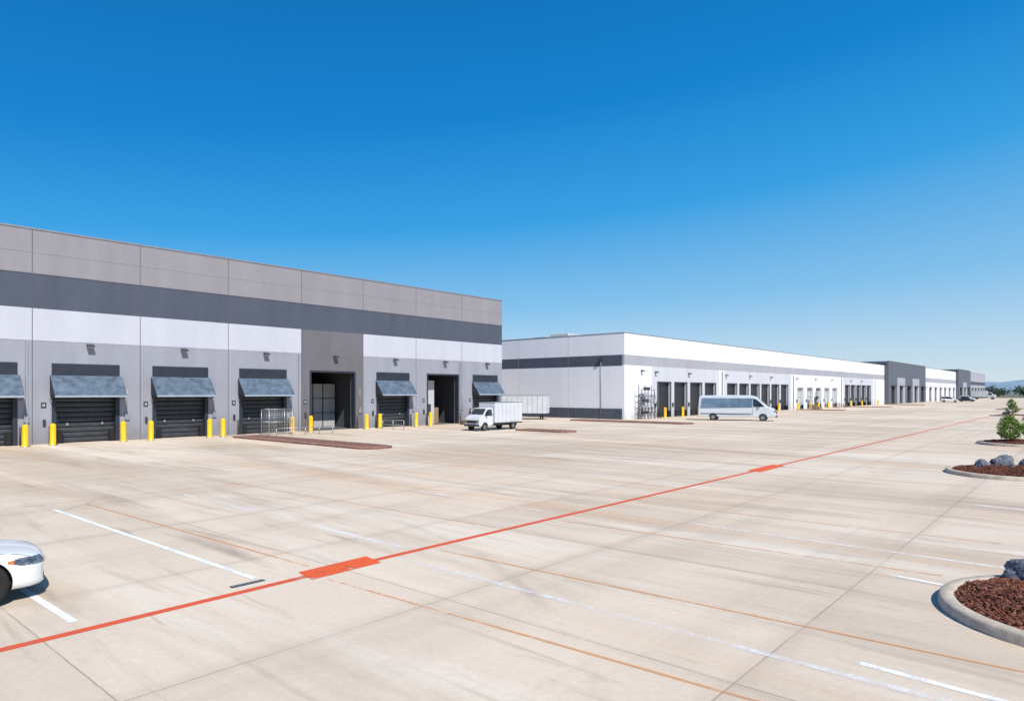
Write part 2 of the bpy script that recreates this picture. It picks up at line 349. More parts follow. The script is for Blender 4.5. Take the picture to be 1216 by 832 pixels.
def near_warehouse():
    e=empty('grey_warehouse_building',(30,48.5,0)); obs=[]
    T=48.5; S0=11.8-6.08*5; S1=54.4; H=13.0; OH=4.95
    seams=[11.8+6.08*k for k in range(-5,8)]
    doors={-1:(9.15,3.8,'a'),0:(14.7,3.8,'a'),1:(20.55,3.8,'a'),2:(26.75,3.9,'a'),3:(33.05,4.5,'o'),4:(39.45,3.8,'a'),5:(45.7,4.3,'o'),6:(51.75,3.8,'a')}
    for k in range(-5,-1): doors[k]=(11.8+6.08*(k+.5),3.8,'a')
    ops=[(c-w/2,c+w/2,OH) for (c,w,ty) in doors.values()]
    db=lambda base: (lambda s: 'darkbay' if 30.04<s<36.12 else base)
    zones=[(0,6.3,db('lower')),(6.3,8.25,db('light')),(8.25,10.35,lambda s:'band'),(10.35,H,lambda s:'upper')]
    mb=MB(); facade(mb,T,.3,S0,S1,zones,ops,seams)
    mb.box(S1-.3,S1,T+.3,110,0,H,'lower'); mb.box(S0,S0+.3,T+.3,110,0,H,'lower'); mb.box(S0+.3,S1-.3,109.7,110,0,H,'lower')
    mb.box(S0+.3,S1-.3,T+.3,109.7,12.0,12.3,'roof')
    obs.append(mb.obj('tilt_up_walls'))
    mb=MB()
    for s_ in seams[1:-1]: mb.box(s_-.02,s_+.02,T-.006,T-.001,0,H,'seam')
    mb.box(S0,S1,T-.005,T-.001,11.59,11.61,'seamf'); mb.box(S0,S1,T-.005,T-.001,6.29,6.31,'seamf')
    mb.box(S0,S1,T-.03,T-.007,10.33,10.37,'seamf')
    obs.append(mb.obj('panel_joints'))
    mb=MB(); mb.box(S0-.04,S1+.04,T-.04,T+.36,H,H+.09,'flash'); obs.append(mb.obj('parapet_cap'))
    mbd=MB(); mba=MB(); mbl=MB(); mbt=MB()
    for k,(c,w_,ty) in doors.items():
        if ty=='a':
            dock_door(mbd,c,w_,OH,T); awning(mba,c,w_,T)
        else:
            a,b_=c-w_/2,c+w_/2
            mbd.box(a,a+.14,T-.04,T+.4,0,OH,'frame'); mbd.box(b_-.14,b_,T-.04,T+.4,0,OH,'frame'); mbd.box(a+.14,b_-.14,T-.04,T+.4,OH-.15,OH,'frame')
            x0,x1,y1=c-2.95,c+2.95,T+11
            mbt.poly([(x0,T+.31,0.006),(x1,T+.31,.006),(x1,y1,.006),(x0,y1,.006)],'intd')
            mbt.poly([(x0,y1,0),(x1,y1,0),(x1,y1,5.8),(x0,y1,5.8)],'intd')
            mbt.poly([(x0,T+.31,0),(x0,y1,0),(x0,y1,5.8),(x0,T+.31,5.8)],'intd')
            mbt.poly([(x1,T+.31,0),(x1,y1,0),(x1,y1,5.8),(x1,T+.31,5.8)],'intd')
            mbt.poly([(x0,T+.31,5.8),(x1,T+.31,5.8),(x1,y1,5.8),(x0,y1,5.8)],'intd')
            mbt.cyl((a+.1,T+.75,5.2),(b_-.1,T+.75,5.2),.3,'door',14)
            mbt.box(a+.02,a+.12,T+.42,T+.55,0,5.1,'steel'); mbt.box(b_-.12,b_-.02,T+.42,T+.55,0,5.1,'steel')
            if k==3:
                mbt.box(c-.6,c+2.6,T+3.6,T+3.8,0,3.9,'int'); mbt.box(c-2.2,c-.9,T+3.0,T+4.2,.0,1.3,'pallet')
                for z in (1.3,2.6): mbt.box(c-.6,c+2.6,T+3.52,T+3.59,z,z+.05,'dsteel')
                for x in (.3,1.3): mbt.box(c+x,c+x+.05,T+3.5,T+3.58,0,3.9,'dsteel')
            else:
                mbt.box(c-2.1,c-.1,T+1.2,T+1.3,0,4.3,'doorw')
                mbt.box(c-1.3,c-.6,T+1.12,T+1.19,.9,2.0,'glass')
                mbt.box(c+.6,c+1.7,T+2.5,T+3.8,0,1.6,'pallet')
        wallpack(mbl,c+.15,T)
        x=c+w_/2+.45
        mbl.box(x-.14,x+.14,T-.10,T-.003,1.35,1.8,'steel'); mbl.cyl((x,T-.03,1.8),(x,T-.03,3.6),.02,'steel',6)
        x=c-w_/2-.42; mbl.box(x-.14,x+.14,T-.02,T-.003,2.2,2.55,'dsteel'); mbl.box(x-.07,x+.07,T-.03,T-.021,2.3,2.45,'grey2')
        mbl.box(x-.05,x+.1,T-.08,T-.003,1.1,1.5,'dsteel')
        for sx in (-1,1):
            xx=c+sx*(w_/2+.13); mbl.cyl((xx,T-.12,0),(xx,T-.12,1.1),.055,'dsteel',8)
    for (m_,n) in ((mbd,'dock_doors'),(mba,'dock_awnings'),(mbl,'wall_lights_and_boxes'),(mbt,'open_bay_interior')): obs.append(m_.obj(n))
    mb=MB()
    for s_ in (11.5,29.8,48.0): mb.box(s_-.05,s_+.05,T-.12,T-.007,0,6.2,'lower')
    obs.append(mb.obj('downspouts'))
    adopt(e,obs)
near_warehouse()

def white_warehouse():
    e=empty('white_warehouse_building',(67.2,41,0)); T=41; S0=67.2; S1=194; H=10.0
    g1=[(75+4.5*i,78.3+4.5*i,4.35) for i in range(4)]
    g2=[(96+4.5*i,99.3+4.5*i,4.35) for i in range(6)]
    g3=[(127+5.4*i,130+5.4*i,3.9) for i in range(5)]
    g4=[(158+4.6*i,161.5+4.6*i,4.6) for i in range(5)]
    ops=g1+g2+g3+g4
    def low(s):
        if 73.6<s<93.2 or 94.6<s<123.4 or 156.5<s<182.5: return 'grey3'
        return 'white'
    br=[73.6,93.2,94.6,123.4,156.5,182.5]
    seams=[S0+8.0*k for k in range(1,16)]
    zones=[(0,6.3,low),(6.3,7.5,lambda s:'grey2'),(7.5,H,lambda s:'white')]  # front band paler than the end wall's: sunlit tone put into its colour
    mb=MB(); facade(mb,T,.3,S0,S1,zones,ops,br)
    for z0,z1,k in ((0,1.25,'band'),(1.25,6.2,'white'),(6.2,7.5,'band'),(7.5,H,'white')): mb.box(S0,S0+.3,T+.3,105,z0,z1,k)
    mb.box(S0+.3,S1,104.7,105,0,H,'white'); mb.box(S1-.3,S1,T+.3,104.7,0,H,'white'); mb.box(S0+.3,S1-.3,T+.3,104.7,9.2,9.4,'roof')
    obs=[mb.obj('tilt_up_walls')]
    mb=MB()
    for s_ in seams: mb.box(s_-.015,s_+.015,T-.006,T-.001,0,H,'seaml')
    for t in [49,57,65,73,81,89,97]: mb.box(S0-.006,S0-.001,t-.015,t+.015,0,H,'seaml')
    mb.box(S0-.04,S1+.04,T-.04,T+.34,H,H+.08,'flash'); mb.box(S0-.04,S0+.34,T+.342,105,H,H+.08,'flash')
    obs.append(mb.obj('panel_joints_and_cap'))
    mb=MB()
    for i,(a,b_,h) in enumerate(ops):
        kk='doorw' if 126<a<156 else 'door2'
        mb.box(a,b_,T+.35,T+.42,0,h,kk)
        fr='frame' if kk=='door2' else 'grey2'
        mb.box(a-.12,a,T-.08,T-.003,0,h+.12,fr); mb.box(b_,b_+.12,T-.08,T-.003,0,h+.12,fr); mb.box(a,b_,T-.08,T-.003,h,h+.12,fr)
        for z in (1.1,2.2,3.3): mb.box(a,b_,T+.32,T+.348,z-.02,z+.02,'dsteel')
        mb.box(a+.1,a+.45,T-.15,T+.2,.1,.8,'rubber'); mb.box(b_-.45,b_-.1,T-.15,T+.2,.1,.8,'rubber')
        mb.box(a-.75,a-.45,T-.12,T-.003,1.3,1.8,'dsteel')
        if i%2==0: wallpack(mb,a-.6,T,5.6)
    wallpack(mb,71,T,5.7)
    for s_ in (94,124.6,155,184): mb.box(s_-.08,s_+.08,T-.14,T-.007,0,6.1,'flash')
    obs.append(mb.obj('dock_doors_and_lights'))
    mb=MB()
    mb.box(74,78,54,57,9.4,11.15,'roof'); mb.box(72.6,73.6,57,59,9.4,10.7,'steel'); mb.box(120,122,50,53,9.4,10.9,'steel'); mb.box(150,153,50,53,9.4,10.8,'roof'); mb.box(100,101,49,51,9.4,10.7,'steel')
    obs.append(mb.obj('rooftop_units',bevel=.05))
    mb=MB(); t=44.2
    mb.box(S0-.35,S0-.003,t-.2,t+.2,6.9,7.15,'dsteel'); mb.cyl((S0-.05,t,0),(S0-.05,t,6.9),.04,'flash',8)
    obs.append(mb.obj('side_wall_lamp'))
    adopt(e,obs)
white_warehouse()

def far_warehouse():
    e=empty('charcoal_warehouse_building',(194,41,0)); obs=[]
    mb=MB(); md=MB(); mj=MB()
    segs=[(194.01,244,40.0,11.1,'charc'),(244,312,41,10.9,'white'),(312,345,40.0,12.0,'charc'),(345,405,41,11.6,'grey2')]
    for (a,b_,T,H,k) in segs:
        n=max(2,int((b_-a)/9)); ops=[]
        p=(b_-a)/n
        for i in range(n): 
            c=a+p*(i+.5); ops.append((c-2.2,c+2.2,4.6))
        if k=='charc':
            zones=[(0,7,lambda s,a=a,p=p:'charc' if int((s-a)/p)%2==0 else 'grey2'),(7,H,lambda s:'charc')]
        else:
            zones=[(0,6.2,lambda s,k=k:k),(6.2,7.7,lambda s:'band' if k=='grey2' else 'grey2'),(7.7,H,lambda s,k=k:k)]
        facade(mb,T,.4,a,b_-.01,zones,ops,[a+p*i for i in range(1,n)])
        mb.box(a,b_-.01,T+.41,100,H-.9,H-.7,'roof'); mb.box(a,a+.3,T+.41,100,0,H-.01,k); mb.box(b_-.3,b_-.01,T+.41,100,0,H-.01,k)
        for (o0,o1,h) in ops:
            md.box(o0,o1,T+.45,T+.5,0,h,'door2'); md.box(o0-.2,o1+.2,T-.5,T-.01,h,h+.25,'awnl' if k=='white' else 'frame')
        for i in range(1,n): mj.box(a+p*i-.03,a+p*i+.03,T-.01,T-.002,0,H,'seaml' if k!='charc' else 'seam')
        mj.box(a,b_-.01,T-.05,T+.3,H,H+.1,'flash')
    adopt(e,[mb.obj('tilt_up_walls'),md.obj('dock_doors'),mj.obj('joints_and_cap')])
far_warehouse()

# ------------------------------------------------------------------ bollards
def bollard_mesh():
    mb=MB(); r=.165
    prof=[(.26,0),(.26,.02),(r+.005,.025),(r,.03),(r,1.16),(r*.92,1.23),(r*.7,1.28),(r*.35,1.305),(.001,1.31)]
    mb.revolve(prof,'yellow',18,ks=['steel','steel','yellow']+['yellow']*5)
    return mb.mesh('bollard')
bm_=bollard_mesh()
def bollard(s,t):
    o=bpy.data.objects.new('bollard',bm_); scene.collection.objects.link(o); o.location=(s,t,0); o.rotation_euler=(R(random.uniform(-.8,.8)),R(random.uniform(-.8,.8)),random.random()*6)
for s_ in (0.5,4.6,6.9,11.1,12.5,16.4,18.0,21.9,22.9,28.4,30.0,35.4,36.9,41.0,42.7,48.2,49.4,53.8): bollard(s_,47.1+random.uniform(-.1,.1))
for s_ in (74.4,78.9,83.4,87.9,92.4,95.4,99.9,104.4,113.4,122.8,157.4,166.6,180.8): bollard(s_,39.6+random.uniform(-.15,.15))
for s_ in (126.5,131,137): bollard(s_,38.5)

# ------------------------------------------------------------------ kerbed islands
def strip_island(s0,s1,t0,t1):
    e=empty('kerbed_island',((s0+s1)/2,(t0+t1)/2,0)); mb=MB(); w=.18
    hs,ht=(s1-s0)/2,(t1-t0)/2
    def ring(a,b,rad,z,n=6):
        pts=[]
        for (cx,cy,a0) in ((a-rad,b-rad,0),(-a+rad,b-rad,90),(-a+rad,-b+rad,180),(a-rad,-b+rad,270)):
            for i in range(n+1):
                an=R(a0+90*i/n); pts.append((cx+rad*math.cos(an),cy+rad*math.sin(an),z))
        return pts
    rr=min(hs,ht)*.8
    R1=ring(hs,ht,rr,0); R2=ring(hs-.02,ht-.02,rr-.02,.11); R3=ring(hs-.05,ht-.05,rr-.05,.13); R4=ring(hs-w,ht-w,rr-w,.13); R5=ring(hs-w,ht-w,rr-w,.06)
    b=len(mb.v); n=len(R1)
    for r_ in (R1,R2,R3,R4,R5): mb.v+=r_
    for a in range(4):
        for i in range(n):
            j=(i+1)%n; mb.face([b+a*n+i,b+a*n+j,b+(a+1)*n+j,b+(a+1)*n+i],'kerb' if a>1 else 'brick')
    mb.obj('kerb',e)
    mb=MB(); mb.poly([(p[0],p[1],.10) for p in R4],'brick'); mb.obj('red_paving',e)
strip_island(22.7,25.0,30.2,46.0)
strip_island(42.2,44.2,31.0,36.6)
strip_island(60.8,63.0,30.0,44.5)
strip_island(122.5,124.6,32,40)
strip_island(152.5,155,31,40)
strip_island(186,190,31,39.5)

# ------------------------------------------------------------------ round planters
def rock_mesh(r,seed):
    me=bpy.data.meshes.new('rock')
    bm=bmesh.new(); bmesh.ops.create_icosphere(bm,subdivisions=4,radius=1)
    for v in bm.verts:
        d=v.co.normalized(); p=d*1.1+Vector((seed*3.1,seed,0))
        k=1+.42*noise.noise(p)+.22*abs(noise.noise(p*2.7))+.08*noise.noise(p*7)
        v.co=Vector((d.x*k*r,d.y*k*r*.8,d.z*k*r*.72))
    bm.to_mesh(me); bm.free(); me.materials.append(M['rock']); return me
def planter(s,t,r,chips,rocks):
    e=empty('round_planter_bed',(s,t,0)); mb=MB()
    mb.revolve([(r,0),(r-.01,.12),(r-.04,.15),(r-.19,.155),(r-.22,.13),(r-.22,.05)],'kerb',64)
    mb.obj('concrete_kerb',e)
    me=MB(); n=40; rings=14
    for a in range(rings+1):
        rr=(r-.2)*a/rings
        for i in range(n):
            th=2*math.pi*i/n; x=rr*math.cos(th); y=rr*math.sin(th)
            z=.10+.17*(1-(a/rings)**2)+.035*noise.noise(Vector((x*3+s,y*3,0)))+.02*noise.noise(Vector((x*9,y*9,s)))
            if a==rings: z=.09
            me.v.append((x,y,z))
    for a in range(rings):
        for i in range(n):
            j=(i+1)%n; me.face([a*n+i,(a+1)*n+i,(a+1)*n+j,a*n+j],'mulch',True)
    me.obj('mulch',e)
    if chips:
        mc=MB()
        for _ in range(chips):
            rr=(r-.24)*math.sqrt(random.random()); th=random.random()*6.283; x=rr*math.cos(th); y=rr*math.sin(th)
            z=.12+.17*(1-(rr/(r-.2))**2)+.02*random.random()+.035*noise.noise(Vector((x*3+s,y*3,0)))
            L_=random.uniform(.02,.055); W=random.uniform(.008,.018); a=random.random()*6.283; tl=random.uniform(-.6,.6)
            dx,dy=math.cos(a),math.sin(a); u=Vector((dx*L_,dy*L_,tl*L_)); v=Vector((-dy*W,dx*W,random.uniform(-.4,.4)*W)); c=Vector((x,y,z)); w=Vector((0,0,.008))
            b=len(mc.v); mc.v+=[tuple(c-u-v),tuple(c+u-v),tuple(c+u+v),tuple(c-u+v),tuple(c-u-v+w),tuple(c+u-v+w),tuple(c+u+v+w),tuple(c-u+v+w)]
            k='chip' if random.random()<.7 else 'mulch'
            for q in ((4,5,6,7),(0,1,5,4),(1,2,6,5),(2,3,7,6),(3,0,4,7)): mc.face([b+i for i in q],k)
        mc.obj('mulch_chips',e)
    for i,(x,y,rr) in enumerate(rocks):
        o=bpy.data.objects.new('landscape_rock',rock_mesh(rr,i+s)); scene.collection.objects.link(o)
        o.location=(s+x,t+y,.16+rr*.38); o.rotation_euler=(0,0,random.random()*6)
planter(12.4,-.15,2.0,9000,[(1.25,.98,.27),(1.5,.55,.22),(1.62,.1,.2)])
planter(32.3,2.3,2.3,5000,[(1.0,.5,.42),(.3,1.1,.28),(1.6,-.3,.34),(.2,.1,.2),(.9,1.2,.25)])
planter(51,3.2,2.4,1500,[(-.5,-.9,.35)])
planter(74,3.4,2.4,0,[(.4,.9,.4)])
planter(110,8.0,2.6,0,[(.4,.9,.4)])
planter(150,11,2.6,0,[])

# ------------------------------------------------------------------ young trees
def leaves(mb,c,rad,n,size,ks,squash=.8):
    for _ in range(n):
        d=Vector((random.gauss(0,1),random.gauss(0,1),random.gauss(0,1)*squash)); 
        d=d.normalized()*rad*(random.random()**.45); p=Vector(c)+d
        a=Vector((random.gauss(0,1),random.gauss(0,1),random.gauss(0,.6))).normalized(); b_=a.orthogonal().normalized()
        b_=(b_*math.cos(random.random()*6)+a.cross(b_)*math.sin(random.random()*6)).normalized()
        l=size*random.uniform(.6,1.3); w=l*.45
        mb.poly([p-a*l,p-b_*w,p+a*l,p+b_*w],ks[0] if random.random()<.62 else ks[1])
def young_tree(name,s,t,h,nclump=22,nl=110,size=.06):
    e=empty(name,(s,t,0)); mt=MB(); ml=MB()
    p=Vector((0,0,.1)); top=Vector((.06,-.04,h*.55)); mt.cyl(p,top,.045,'bark',8,.025)
    for i in range(nclump):
        th=i*2.4+random.uniform(-.4,.4); f=i/nclump
        z=h*(.24+.68*f); rr=h*.33*math.sin(math.pi*min(.95,.18+f*.85))*random.uniform(.6,1.15)
        c=Vector((math.cos(th)*rr,math.sin(th)*rr,z)); base=Vector((.03,-.02,max(.2*h,z-h*.22)))
        if base.z>h*.55: base=top
        mt.cyl(base,c,.016,'bark',5,.006)
        leaves(ml,c,h*random.uniform(.09,.16),nl,size,('leaf1','leaf2') if (i%3) else ('leaf2','leaf1'))
    mt.obj('trunk_and_limbs',e); ml.obj('leaves',e)
young_tree('young_tree',50.4,3.9,1.85,30,150,.055)
young_tree('young_tree',52.2,2.9,1.5,18,110,.055)
young_tree('young_tree',74.5,4.2,1.6,18,90,.06)
young_tree('young_tree',110.5,8.2,1.8,18,60,.08)
young_tree('young_tree',150,11.3,2.0,18,60,.1)

# ------------------------------------------------------------------ distant trees and hills
mb=MB()
for i in range(170):
    Y=random.uniform(430,600); a=random.uniform(.60,1.25)
    s_=Y*(.6543*a+.7563); t=Y*(.6543-.7563*a); h=random.uniform(4,8.5); rad=h*.45
    mb.cyl((s_,t,0),(s_,t,h*.5),.3,'bark',5,.15)
    for c in range(7):
        cc=(s_+random.uniform(-1,1)*rad,t+random.uniform(-1,1)*rad,h*random.uniform(.35,.85))
        leaves(mb,cc,rad*.6,26,.8,('leaff','leaff2') if c%2 else ('leaff2','leaff'))
mb.obj('distant_trees')
mb=MB(); n=160; rows=10
for r_ in range(rows):
    for i in range(n):
        x=1500+r_*70; y=-2600+i*34; f=math.sin(math.pi*r_/(rows-1))
        z=-1+f*(34+26*noise.noise(Vector((y*.0022,r_*.12,1)))+7*noise.noise(Vector((y*.012,r_*.5,3)))); mb.v.append((x,y,z))
for r_ in range(rows-1):
    for i in range(n-1): mb.face([r_*n+i,(r_+1)*n+i,(r_+1)*n+i+1,r_*n+i+1],'hill',True)
mb.obj('distant_hills')

# ------------------------------------------------------------------ vehicles
def wheel(mb,x,y,r,w,side):
    prof=[(r*.60,-w/2),(r*.93,-w/2),(r,-w*.36),(r,w*.36),(r*.93,w/2),(r*.66,w/2),(r*.62,w*.36)]
    b=len(mb.v); n=28
    for (rr,o) in prof:
        for i in range(n):
            th=2*math.pi*i/n; mb.v.append((x+rr*math.cos(th),y+o*side,r+rr*math.sin(th)))
    for a in range(len(prof)-1):
        for i in range(n):
            j=(i+1)%n; mb.face([b+a*n+i,b+a*n+j,b+(a+1)*n+j,b+(a+1)*n+i],'tyre',a not in (0,5))
    yo=y+w*.30*side
    mb.cyl((x,y-w*.4*side,r),(x,yo-.03*side,r),r*.62,'trim',n)
    for k in range(5):
        th=2*math.pi*k/5; d=Vector((math.cos(th),0,math.sin(th))); q=Vector((-math.sin(th),0,math.cos(th)))
        c=Vector((x,yo,r))
        for sgn in (-1,1):
            a0=c+q*sgn*.02; a1=c+d*r*.60+q*sgn*r*.14
            mb.poly([a0-q*.025,a0+q*.025,a1+q*.022,a1-q*.022],'rim')
    mb.cyl((x,yo-.01*side,r),(x,yo+.015*side,r),r*.16,'rim',12)
    b=len(mb.v)
    for rr in (r*.57,r*.65):
        for i in range(n):
            th=2*math.pi*i/n; mb.v.append((x+rr*math.cos(th),y+w*.38*side,r+rr*math.sin(th)))
    for i in range(n):
        j=(i+1)%n; mb.face([b+i,b+j,b+n+j,b+n+i],'rim')

def cut_arches(o,xs,r,hw,depth=.28,zc=None):
    cs=[]
    for x in xs:
        for sd in (-1,1):
            mb=MB(); mb.cyl((x,sd*(hw-depth),zc),(x,sd*(hw+.4),zc),r,'trim',32)
            for i in range(len(mb.sm)): mb.sm[i]=False
            c=mb.obj('cut'); cs.append(c)
            md=o.modifiers.new('b','BOOLEAN'); md.operation='DIFFERENCE'; md.solver='EXACT'; md.object=c
    apply_mods(o)
    for c in cs: bpy.data.objects.remove(c,do_unlink=True)

def build_car(name,paintk,loc,rot,suv=False):
    e=empty(name,loc,rot); mb=MB()
    kz=1.22 if suv else 1.0; FX=1.50
    # x, half width, underside, top : upright bumper face, shoulder line, gently rising bonnet
    st=[(2.34,.56,.26,.50),(2.32,.68,.22,.60),(2.26,.78,.19,.68),(2.05,.86,.18,.745),(1.6,.895,.18,.80),(1.1,.905,.17,.86),(.80,.91,.17,.90),(0,.915,.17,.93),(-1,.915,.17,.96),(-1.5,.905,.17,.99),(-1.95,.88,.2,1.0),(-2.2,.82,.24,.97),(-2.30,.74,.28,.86),(-2.33,.62,.34,.6)]
    rings=[]
    for (x,w,zb,zt) in st:
        h=zt-zb
        half=[(0,zb),(w*.80,zb),(w*.95,zb+.04*h/.5),(w*.99,zb+.25*h),(w,zb+.50*h),(w*.985,zb+.76*h),(w*.955,zb+.84*h),(w*.86,zb+.95*h),(w*.70,zb+.985*h),(w*.4,zt),(0,zt+.012)]
        ring=half+[(-y,z) for (y,z) in reversed(half[1:-1])]
        pts=[]
        for (y,z) in ring:
            bx=x
            if x>1.5: bx=x-.28*(abs(y)/.9)**4*((x-1.5)/.8)
            if x<-1.8: bx=x+.22*(abs(y)/.9)**3*((-x-1.8)/.5)
            pts.append((bx,y,z*kz))
        rings.append(pts)
    n=len(rings[0])
    for r_ in rings: mb.v+=r_
    for a in range(len(rings)-1):
        for i in range(n):
            j=(i+1)%n; mb.face([a*n+i,a*n+j,(a+1)*n+j,(a+1)*n+i],paintk,True)
    mb.face(list(reversed(range(n))),paintk,True); mb.face([ (len(rings)-1)*n+i for i in range(n)],paintk,True)
    for k in ('hl','trim','red','amber'): mb.mi(k)
    o=mb.obj('body_shell'); fixnormals(o)
    md=o.modifiers.new('s','SUBSURF'); md.levels=3; md.render_levels=3
    apply_mods(o); bpy.context.view_layer.update()
    q=1.1 if suv else 1
    cut_arches(o,(FX,-1.38),.375*q,.91,.26,.335*q)
    me=o.data
    def idx(k):
        for i,mm in enumerate(me.materials):
            if mm and mm.name==M[k].name: return i
        me.materials.append(M[k]); return len(me.materials)-1
    iH,iT,iR,iA=idx('hl'),idx('trim'),idx('red'),idx('amber')
    for p in me.polygons:
        c=p.center; x,y,z=c.x,abs(c.y),c.z/kz
        zc=.60+.09*(2.2-x)
        if x>1.80 and .50<y and abs(z-zc)<.058*min(1,max(0.25,(x-1.76)/.22)) and x<2.32:
            p.material_index=iH if x>1.90 else iA
        elif x>2.1 and y<.44 and .50<z<.58: p.material_index=iT
        elif x>2.05 and y<.55 and .25<z<.35: p.material_index=iT
        elif z<.21: p.material_index=iT
        elif x<-2.05 and y>.42 and .74<z<.88: p.material_index=iR
        elif p.normal.z>.15 and abs(y-(.70+.06*(1.6-x)*.5))<.006 and .95<x<2.15: p.material_index=iT
    o.parent=e
    g=MB(); w0,w1=.80,.60; zt=1.44*kz; zb=.88*kz
    lo=[(1.08,-w0),(1.08,w0),(-1.80,w0),(-1.80,-w0)]; rb=-2.05 if suv else -1.05
    hi=[(.22,-w1),(.22,w1),(rb,w1),(rb,-w1)]
    if suv: lo[2]=(-2.15,w0); lo[3]=(-2.15,-w0)
    g.v=[(x,y,zb) for x,y in lo]+[(x,y,zt-.02) for x,y in hi]
    for f in ((0,1,5,4),(1,2,6,5),(2,3,7,6),(3,0,4,7),(4,5,6,7)): g.face(f,'glass')
    g.obj('windows',e,bevel=.05)
    g=MB(); rf=[(.30,-w1-.03),(.30,w1+.03),(rb-.08,w1+.03),(rb-.08,-w1-.03)]; r2=[(.12,-w1+.06),(.12,w1-.06),(rb+.05,w1-.06),(rb+.05,-w1+.06)]
    g.v=[(x,y,zt-.06) for x,y in rf]+[(x,y,zt+.035) for x,y in r2]
    for f in ((0,1,5,4),(1,2,6,5),(2,3,7,6),(3,0,4,7),(4,5,6,7),(3,2,1,0)): g.face(f,paintk,True)
    for i in range(4): g.cyl((lo[i][0],lo[i][1],zb),(hi[i][0],hi[i][1],zt-.03),.045,paintk,8)
    for sx in (-1,1): g.cyl((-.28,sx*w0*1.005,zb),(-.35,sx*w1*1.01,zt-.03),.035,'trim',6)
    g.obj('roof_and_pillars',e,bevel=.02)
    g=MB()
    for x in (FX,-1.38):
        for sd in (-1,1): wheel(g,x,sd*.80,.335*q,.21,sd)
    for sd in (-1,1):
        g.box(.72,.86,sd*.93-.07,sd*.93+.07,.93*kz,1.05*kz,paintk)
        for x in (-.1,-1.0): g.box(x-.09,x+.09,sd*.915-.012,sd*.915+.012,.80*kz,.825*kz,paintk)
    g.obj('wheels_and_mirrors',e)
    return e
build_car('white_parked_car','carw',(1.03,13.43,0),R(-9))
build_car('blue_suv','carb',(252,35,0),R(-90),True)
build_car('white_suv','carw',(240,33.2,0),R(-80),True)
build_car('dark_car','card',(262,31.5,0),R(-95))
build_car('white_suv','carw',(285,34,0),R(-90),True)

def build_van(name,loc,rot,Lh=4.1):
    e=empty(name,loc,rot)
    wf=lambda x,z: (1-.13*max(0,(z-1.25)/1.5))*(1-.10*max(0,(x-2.6)/1.4))
    prof=[(-Lh,.42),(-Lh,1.6),(-Lh+.06,2.55),(-Lh+.28,2.78),(-1,2.84),(1.45,2.80),(2.0,2.66),(3.12,1.62),(3.75,1.38),(4.02,1.12),(4.08,.75),(4.05,.42)]
    mb=MB(); mb.prism_y(prof,-1.03,1.03,'vanp',wf); o=mb.obj('body_shell'); fixnormals(o)
    md=o.modifiers.new('b','BEVEL'); md.width=.09; md.segments=3; md.limit_method='ANGLE'; md.angle_limit=R(50)
    apply_mods(o); bpy.context.view_layer.update()
    cut_arches(o,(2.75,-2.5),.46,1.03,.3,.38); o.parent=e
    g=MB()
    def pane(pts,k='glassb',d=.006):
        for sd in (-1,1):
            q=[(x,sd*(1.03*wf(x,z)+d),z) for x,z in pts]
            g.poly(q if sd<0 else list(reversed(q)),k)
    pane([(1.75,1.55),(2.95,1.58),(2.28,2.22),(1.98,2.42),(1.75,2.45)],'glass')
    pane([(-3.9,1.36),(1.66,1.50),(1.66,2.48),(-3.75,2.50)])
    pane([(.28,1.48),(.31,1.48),(.31,2.48),(.28,2.48)],'trim',.009)
    pane([(-3.9,.72),(1.6,.72),(1.6,.80),(-3.9,.80)],'trim',.01)
    pane([(1.69,.5),(1.71,.5),(1.71,2.5),(1.69,2.5)],'trim',.008)
    def on(f,off):
        x=3.12+(2.0-3.12)*f; z=1.62+(2.66-1.62)*f; n=Vector((1.04,0,1.12)).normalized()*off; return x+n.x,z+n.z
    a=on(.08,.008); b_=on(.9,.008)
    g.poly([(a[0],-.86,a[1]),(a[0],.86,a[1]),(b_[0],.80,b_[1]),(b_[0],-.80,b_[1])],'glass')
    g.box(4.03,4.10,-.6,.6,.78,1.05,'trim'); g.box(4.0,4.12,-.9,.9,.42,.6,'trim')
    for sd in (-1,1):
        g.box(3.72,4.03,sd*.80-.13,sd*.80+.12,.98,1.22,'hl')
        g.box(-Lh-.012,-Lh+.05,sd*.9-.06,sd*.9+.06,1.2,1.75,'red')
        g.box(2.35,2.55,sd*1.13-.1,sd*1.13+.1,1.62,1.95,'trim')
    for x in (2.75,-2.5):
        for sd in (-1,1): wheel(g,x,sd*.91,.38,.25,sd)
    g.obj('windows_wheels_trim',e)
    return e
build_van('silver_cargo_van',(73.4,30.2,0),R(-74))

